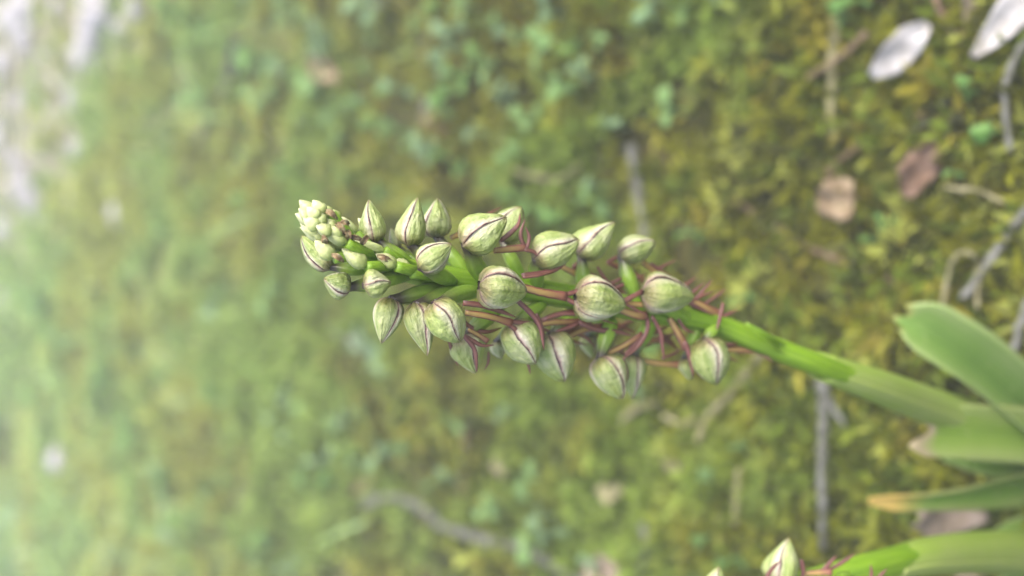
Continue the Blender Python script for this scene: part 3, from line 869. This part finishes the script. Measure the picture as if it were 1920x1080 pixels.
# ------------------------------------------------------------------ litter on the moss
def twig(px, wpx, label, mat, lift=.005, group=None, fork=None, name='twig', cat='twig', rough=.10, lifts=None):
    pts = [G(x_, y_, (lifts[i] if lifts else lift)) for i, (x_, y_) in enumerate(px)]
    o0 = pts[0]
    n = max(10, 5 * len(pts))
    n *= 2
    c = spline(pts, n)
    d = np.linalg.norm(np.mean(pts, 0) - CAM)
    ww = wpx * (.34 if name == 'straw' else .39) / FPX * d
    rg = random.Random(int(px[0][0]))
    wob = np.cumsum(np.array([[rg.gauss(0, .075) for _ in range(3)] for _ in range(n)]), 0) * ww
    wob -= np.linspace(0, 1, n)[:, None] * wob[-1]
    wob[:, 2] = wob[:, 2] * .6 - .0012
    c = c + wob
    r = ww * np.linspace(1.0, .66, n) * np.array([rg.uniform(.85, 1.15) * (1.35 if rg.random() < .10 else 1) for _ in range(n)])
    vfu = tube(c, r, 8, 1, None, rough=rough)
    o = link(name, mesh(name, np.asarray(vfu[0]) - o0, vfu[1], vfu[2]), mat, None, Vector(o0))
    tag(o, label, cat, group)
    if fork:
        p2 = [G(x_, y_, lift) for x_, y_ in fork]
        c2 = spline(p2, 10)
        part('side_shoot', tube(c2, wpx * .3 / FPX * d * np.linspace(1, .6, 10), 7, 1, None, rough=rough), mat, o, o0)
    return o
twig([(1536, 700), (1535, 800), (1537, 900), (1540, 1030)], 25, 'straight grey twig crossing under the bare orchid stem', MAT_TWIG, .012, fork=[(1540, 720), (1560, 760), (1585, 800)])
twig([(1178, 270), (1188, 330), (1196, 390), (1204, 450)], 24, 'short grey twig behind the hooded flowers of the tall spike', MAT_TWIG, .008)
twig([(1930, 380), (1880, 450), (1830, 520), (1800, 560)], 22, 'bluish grey twig slanting past the arched straw', MAT_TWIG, .010)
twig([(1925, 560), (1905, 620), (1890, 690)], 24, 'grey twig ending behind the broad blunt orchid leaf', MAT_TWIG, .010)
twig([(1562, 30), (1562, 70), (1556, 110), (1558, 170), (1556, 250), (1560, 270)], 26, 'bleached straight stalk crossed by a reddish twig', MAT_STRAW, .008)
twig([(1620, 60), (1570, 105), (1510, 145)], 14, 'thin reddish brown twig lying across the bleached stalk', MAT_TWIG_B, .013)
twig([(1920, 70), (1890, 130), (1880, 195), (1890, 280)], 18, 'thin grey bent twig beside the round green bud', MAT_TWIG, .010)
twig([(680, 945), (735, 930), (790, 958), (830, 990), (900, 1010), (980, 1030), (1080, 1090)], 26, 'long curved grey root snaking over the moss', MAT_TWIG, .007)
twig([(1570, 235), (1650, 235), (1730, 212)], 14, 'dark grey twig half sunk in moss near the bleached leaves', MAT_TWIG_B, .006)
twig([(1370, 375), (1440, 420), (1520, 470), (1640, 515), (1700, 545)], 15, 'long thin brown stalk lying across the moss', MAT_TWIG_B, .006)
twig([(800, 0), (792, 90), (796, 180), (790, 235), (775, 290)], 20, 'long grey stalk lying in the grass beyond the bud tip', MAT_TWIG, .006)
twig([(440, 80), (420, 170), (390, 230), (340, 330)], 26, 'dark grey stick half hidden in the far grass', MAT_TWIG, .006)
twig([(620, 620), (660, 640), (685, 670)], 24, 'short grey stick below the lowest bud tips', MAT_TWIG, .006)
twig([(1090, 330), (1050, 370), (1000, 410)], 14, 'dark thin twig behind the twin upper hoods', MAT_TWIG_B, .006)
twig([(1545, 330), (1570, 300), (1610, 270)], 14, 'short dark twig touching the tan curled leaf', MAT_TWIG_B, .008)
twig([(1200, 985), (1210, 1030), (1190, 1080)], 16, 'grey twig rising near the hoods of the second orchid', MAT_TWIG, .007)
twig([(1440, 640), (1405, 690), (1370, 740), (1320, 790), (1305, 830)], 22, 'flattened pale straw lying under the last hooded flower', MAT_STRAW, .008, name='straw', cat='straw')
twig([(960, 320), (1000, 330), (1040, 335), (1080, 310)], 10, 'curved pale straw above the twin upper hoods', MAT_STRAW, .010, name='straw', cat='straw')
twig([(1760, 600), (1770, 520), (1790, 480), (1815, 478), (1830, 500), (1828, 580)], 15, 'arched hairpin shaped pale straw', MAT_STRAW, .010, name='straw', cat='straw', lifts=[.006, .012, .018, .018, .012, .006])
twig([(1380, 880), (1375, 940), (1372, 985)], 14, 'short pale straw upright among the moss below the spike', MAT_STRAW, .008, name='straw', cat='straw')
twig([(1240, 780), (1270, 795), (1300, 785)], 16, 'curled pale straw in a small arc on the moss', MAT_STRAW, .010, name='straw', cat='straw')
twig([(1160, 790), (1190, 765), (1230, 755)], 16, 'curled grey straw under the paired lower hoods', MAT_STRAW, .010, name='straw', cat='straw')
twig([(1770, 350), (1830, 358), (1880, 380)], 14, 'bent whitish straw near the reddish brown leaf', MAT_STRAW, .010, name='straw', cat='straw')
twig([(870, 800), (868, 860), (860, 930)], 16, 'dull brown straw standing in the moss under the spike', MAT_TWIG_B, .007, name='straw', cat='straw')
twig([(285, 870), (300, 930), (305, 1000)], 26, 'broad pale green fallen grass blade in the far lawn', MAT_SEED[0], .01, name='grass_blade', cat='grass blade')

def dead_leaf(px, hw_px, label, mat, lift=.008, roll=0.0, fold=.3, wav=.25, name='dead_leaf', rag=.6):
    pts = [G(x_, y_, lift) for x_, y_ in px]
    d = np.linalg.norm(np.mean(pts, 0) - CAM)
    hw = [h_ / FPX * d for h_ in hw_px]
    o0 = pts[0] - np.array([0, 0, lift])
    v, f, uv = leaf_mesh(name, pts, hw, roll, fold, 18, 11, wav, .0005)
    rg = random.Random(int(px[0][0] + px[0][1])); q = rg.uniform(0, 6)
    for i_, (uu, vv) in enumerate(uv):
        e_ = abs(2 * uu - 1)
        side = 1 if uu > .5 else -1
        k_ = 1 + rag * (.20 * math.sin(vv * 9 + q + side) + .12 * math.sin(vv * 23 + 2 * q)) * e_ ** 2
        cc = np.asarray(pts[0]) * (1 - vv) + np.asarray(pts[-1]) * vv
        v[i_] = cc + (v[i_] - cc) * k_ + np.array([0, 0, 1]) * (math.sin(vv * 5 + q) * .10 + math.sin(vv * 13 + uu * 6) * .05) * max(hw)
    o = link(name, mesh(name, np.asarray(v) - o0, f, uv), mat, None, Vector(o0))
    tag(o, label, 'leaf', 'dead leaves on the moss')
    return o
dead_leaf([(1740, 44), (1690, 92), (1634, 142)], [8, 24, 27, 23, 7], 'bleached white oval dead leaf lying whole on the moss', MAT_WHITE_LEAF, .012, wav=.1, rag=.2)
dead_leaf([(1970, -60), (1900, 18), (1822, 106)], [26, 30, 29, 21, 5], 'long bleached white dead leaf with a pointed tip', MAT_WHITE_LEAF, .012, wav=.1, rag=.2)
dead_leaf([(1845, -40), (1830, 5), (1815, 45)], [24, 26, 22, 6], 'mauve grey dead leaf between the bleached leaf and the brown one', MAT_PINK_LEAF, .005)
dead_leaf([(1765, -20), (1785, 35), (1802, 82)], [18, 22, 16, 4], 'narrow rusty brown dead leaf beside the mauve grey leaf', MAT_BROWN_LEAF, .005)
dead_leaf([(1590, 335), (1568, 372), (1540, 400)], [10, 32, 34, 10], 'small curled tan dead leaf on the moss', MAT_TAN_LEAF, .010, .3)
dead_leaf([(1752, 270), (1725, 310), (1698, 370)], [12, 30, 26, 8], 'crumpled reddish brown dead leaf on the moss', MAT_BROWN_LEAF, .008, .2, .4, .3)
dead_leaf([(1768, 925), (1772, 970), (1772, 1020)], [40, 58, 48, 6], 'pinkish dead leaf under the yellow tipped orchid leaf', MAT_PINK_LEAF, .018)
dead_leaf([(576, 104), (605, 130), (632, 152)], [6, 18, 19, 5], 'pale orange dead leaf in the far grass', MAT_TAN_LEAF, .009)
dead_leaf([(1795, 1072), (1815, 1078), (1845, 1085)], [12, 18, 18, 6], 'small pale dead leaf under the second orchid stem', MAT_PINK_LEAF, .005)
dead_leaf([(1100, 1060), (1130, 1075), (1170, 1095)], [12, 26, 26, 8], 'greyish dead leaf at the end of the long curved root', MAT_PINK_LEAF, .008)
dead_leaf([(1120, 915), (1142, 922), (1165, 915)], [6, 16, 15, 4], 'tiny pale leaf fragment on open moss', MAT_STRAW, .006)
dead_leaf([(1215, 845), (1245, 862), (1275, 880)], [6, 14, 14, 4], 'tiny grey leaf fragment under the paired lower hoods', MAT_PINK_LEAF, .005)
dead_leaf([(930, 860), (945, 878), (958, 890)], [6, 16, 15, 4], 'tiny mauve leaf fragment near the dull brown straw', MAT_PINK_LEAF, .005)
dead_leaf([(660, 930), (685, 912), (710, 905)], [6, 13, 13, 4], 'small brown leaf scrap touching the curved root', MAT_BROWN_LEAF, .005)
dead_leaf([(800, 215), (822, 230), (840, 245)], [6, 18, 18, 4], 'dull reddish leaf scrap beside the long grey stalk', MAT_BROWN_LEAF, .005)

# stones, pale, on and near the bare ground
def stone(px, py, rx, ry, label, group):
    o0 = G(px, py)
    d = np.linalg.norm(o0 - CAM)
    rng = random.Random(int(px * 3 + py))
    a_, b_ = ry / FPX * d, rx / FPX * d * 1.4
    v = []; f = []; n, s = 8, 14
    ph = [rng.uniform(0, 6) for _ in range(4)]
    for i in range(n + 1):
        el = math.pi * i / n - math.pi / 2
        for k in range(s):
            th = 2 * math.pi * k / s
            r = 1 + .13 * math.sin(2 * th + ph[0]) + .09 * math.sin(3 * th + ph[1] + el) + .08 * math.sin(5 * el + ph[2] + th) + rng.uniform(-.05, .05)
            v.append((a_ * r * math.cos(th) * math.cos(el), b_ * r * math.sin(th) * math.cos(el), .6 * min(a_, b_) * r * math.sin(el)))
    for i in range(n):
        for k in range(s):
            f.append((i * s + k, i * s + (k + 1) % s, (i + 1) * s + (k + 1) % s, (i + 1) * s + k))
    o = link('stone', mesh('stone', v, f, None), MAT_STONE, None, Vector(o0) + Vector((0, 0, .2 * min(a_, b_))))
    tag(o, label, 'stone', group)
GRP = 'pale stones on the bare ground'
LS = 'pale grey stone lying on the bare stony ground beyond the moss'
for (x_, y_, rx, ry) in [(190, 20, 34, 40), (180, 62, 30, 34), (160, 105, 24, 26), (188, 112, 22, 22), (55, 12, 36, 30), (260, 12, 18, 20), (140, 182, 20, 20), (28, 40, 20, 32), (52, 70, 16, 26), (10, 120, 16, 34), (8, 250, 18, 30),
                         (50, 345, 20, 32), (68, 380, 18, 26), (10, 160, 12, 24), (92, 50, 12, 22), (40, 190, 12, 18), (145, 280, 12, 16), (30, 300, 12, 20), (18, 555, 16, 26), (12, 430, 14, 26), (85, 240, 10, 16), (225, 60, 12, 20), (110, 20, 12, 18)]:
    stone(x_, y_, rx, ry, ('large ' if ry > 29 else 'mid sized ' if ry > 21 else 'small ') + LS, GRP)
for (x_, y_, rx, ry) in [(225, 398, 16, 24), (110, 862, 14, 24), (710, 8, 18, 16)]:
    stone(x_, y_, rx, ry, 'lone whitish stone shining in the green lawn', 'lone pale stones in the lawn')

# seedlings: little plants with a few rounded leaves
LANDMARK = [((800, 120), 'beside the long grey stalk'), ((1560, 150), 'near the bleached straight stalk'), ((1690, 90), 'near the bleached oval leaf'), ((740, 930), 'beside the curved grey root'), ((1190, 350), 'near the twig behind the tall spike'),
            ((410, 200), 'near the dark far stick'), ((600, 130), 'near the pale orange leaf'), ((650, 640), 'near the stick below the bud tips'), ((40, 600), 'at the grassy edge of the stony ground'), ((90, 850), 'near a whitish stone in the lawn'), ((225, 400), 'near the stone on the yellow lawn'),
            ((1040, 340), 'behind the twin upper hoods'), ((1200, 800), 'near the curled grey straws'), ((870, 860), 'near the dull brown straw'), ((300, 930), 'beside the broad fallen grass blade'), ((1400, 1040), 'near the hoods of the second orchid'), ((1720, 320), 'near the crumpled reddish leaf'),
            ((1880, 200), 'beside the thin bent twig'), ((1130, 930), 'near the tiny pale leaf fragment'), ((1080, 130), 'in the thick seedling patch'), ((1300, 60), 'between the seedling patch and the bleached stalk'), ((500, 320), 'in the far lawn behind the bud tips'), ((1130, 1070), 'beside the greyish leaf at the root end'), ((1430, 500), 'near the long thin brown stalk')]
WORDS = {2: 'two', 3: 'three', 4: 'four', 5: 'five', 6: 'six'}
def seedling(px, py, size_px, nl, mi, group, lift=.012):
    o0 = G(px, py)
    d = np.linalg.norm(o0 - CAM)
    rng = random.Random(int(px * 7 + py * 3))
    root = empty('seedling', Vector(o0))
    near = min(LANDMARK, key=lambda q: (q[0][0] - px) ** 2 + (q[0][1] - py) ** 2)[1]
    tag(root, '%s seedling with %s %s leaves %s' % (('blue green', 'bright green', 'pale greyish')[mi], WORDS[nl], 'oval' if mi == 1 else 'rounded', near), 'seedling', group)
    s = size_px / FPX * d * rng.uniform(.65, 1.05)
    hgt = rng.uniform(.25, .6) * s + lift
    part('stem', tube(spline([(0, 0, -.001), (rng.uniform(-.1, .1) * s, rng.uniform(-.1, .1) * s, hgt * .6), (0, 0, hgt)], 7), np.linspace(.0007, .0005, 7), 7), MAT_SEED[mi], root, (0, 0, 0))
    a0 = rng.uniform(0, 6)
    for k in range(nl):
        az = a0 + k * 2 * math.pi / nl + rng.uniform(-.7, .7)
        dv = np.array([math.cos(az), math.sin(az), 0]); L = s * rng.uniform(.55, 1.25)
        z0 = hgt * rng.uniform(.5, 1.1); up = rng.uniform(-.15, .55)
        pts = [(0, 0, z0 * .9), dv * L * .35 + np.array([0, 0, z0 + .5 * up * L]), dv * L * .75 + np.array([0, 0, z0 + up * L]), dv * L + np.array([0, 0, z0 + (up - .12) * L])]
        wv = L * rng.uniform(.20, .36)
        part('leaf', leaf_mesh('leaf', pts, [.0004, wv * .7, wv, wv * .85, wv * .1], rng.uniform(-.6, .6), .25, 9, 5, .08, .0003, (0, 0, -1)), MAT_SEED[mi], root, (0, 0, 0))
GA = 'blue green seedlings'
GB = 'bright green seedlings'
SA = [(1000, 70, 40), (1070, 30, 40), (990, 190, 46), (1035, 230, 44), (1110, 175, 40), (1060, 150, 34), (1240, 50, 34), (1270, 18, 40), (1380, 8, 40), (1320, 30, 34), (1180, 240, 40), (1150, 350, 34), (1155, 375, 30), (1300, 215, 36),
      (960, 50, 36), (870, 130, 44), (880, 60, 36), (740, 85, 34), (560, 10, 40), (610, 40, 40), (625, 95, 34), (830, 400, 40), (660, 210, 34), (545, 545, 44), (730, 650, 50), (470, 545, 30), (430, 570, 34), (700, 480, 34),
      (1035, 890, 40), (1060, 960, 34), (1160, 1040, 34), (990, 770, 30), (640, 860, 44), (700, 850, 40), (560, 800, 34), (590, 760, 30), (380, 1000, 34), (450, 905, 40), (330, 890, 34), (520, 1050, 44), (240, 1040, 34),
      (1370, 880, 26), (1230, 730, 30), (1420, 830, 26), (900, 790, 28), (385, 150, 40), (360, 260, 44), (415, 200, 40), (500, 290, 34), (510, 130, 34), (150, 700, 40), (60, 620, 44), (30, 820, 48), (60, 940, 40), (20, 1000, 44), (200, 560, 40), (120, 470, 40), (250, 640, 34)]
SB = [(905, 150, 40), (930, 120, 36), (870, 180, 38), (1120, 100, 28), (850, 20, 34), (770, 170, 34), (490, 380, 30), (330, 420, 40), (280, 500, 40), (560, 320, 30), (620, 400, 34), (1410, 1040, 30), (1350, 1000, 26), (600, 880, 40), (650, 900, 34), (530, 1000, 40), (1700, 420, 20), (1850, 180, 20), (1820, 330, 18), (1660, 450, 18), (1270, 640, 24), (1430, 560, 22), (1340, 440, 22), (1650, 20, 34), (1610, 40, 30), (440, 740, 40), (420, 480, 40), (690, 330, 34), (760, 360, 30), (210, 760, 44), (110, 560, 44), (330, 700, 40), (160, 900, 44), (90, 760, 40)]
SA += [(500 + (k * 73) % 680, 8 + (k * 41) % 300, 26 + (k * 7) % 20) for k in range(26)] + [(560 + (k * 97) % 560, 740 + (k * 53) % 330, 22 + (k * 5) % 14) for k in range(14)]
SB += [(330 + (k * 89) % 760, 15 + (k * 47) % 400, 24 + (k * 7) % 16) for k in range(20)] + [(30 + (k * 61) % 420, 480 + (k * 83) % 590, 30 + (k * 7) % 16) for k in range(18)]
for (x_, y_, s_) in SA: seedling(x_, y_, s_, 2 + (x_ % 4), 0 if (x_ + y_) % 4 else 2, GA)
for (x_, y_, s_) in SB: seedling(x_, y_, s_, 3 + (x_ % 2), 1, GB)
# round yellow-green bud on a stalk
o0 = G(1895, 260)
r0 = empty('bud_stalk', Vector(o0)); tag(r0, 'round green bud on a short stalk in the moss', 'bud')
part('stalk', tube(spline([(0, 0, -.001), (.001, 0, .006), (0, .001, .013)], 6), np.full(6, .0006), 7), MAT_SEED[1], r0, (0, 0, 0))
me = bud_data(9); me.materials.clear(); me.materials.append(MAT_SEED[1])
ob = link('bud_head', me, None, r0, (0, .001, .012)); ob.scale = (.005, .005, .005)

# ------------------------------------------------------------------ scattering volume added to imitate lens glare over the lawn
hv = [(sx_ * 7.0, -3 + sy_ * 12.0, z_) for z_ in (-1.1, .30) for sx_, sy_ in ((-1, 0), (1, 0), (1, 1), (-1, 1))]
hf = [(3, 2, 1, 0), (4, 5, 6, 7), (0, 1, 5, 4), (1, 2, 6, 5), (2, 3, 7, 6), (3, 0, 4, 7)]
hm = bpy.data.materials.new('haze'); hm.use_nodes = True
hm.node_tree.nodes.remove(hm.node_tree.nodes['Principled BSDF'])
pv = hm.node_tree.nodes.new('ShaderNodeVolumePrincipled')
pv.inputs['Density'].default_value = 0.15
pv.inputs['Color'].default_value = (.95, .97, 1.0, 1)
hm.node_tree.links.new(pv.outputs[0], hm.node_tree.nodes['Material Output'].inputs['Volume'])
hz = link('haze', mesh('haze', hv, hf, None, False), hm)
tag(hz, 'pale haze added to imitate lens glare over the far lawn', 'haze', kind='stuff')
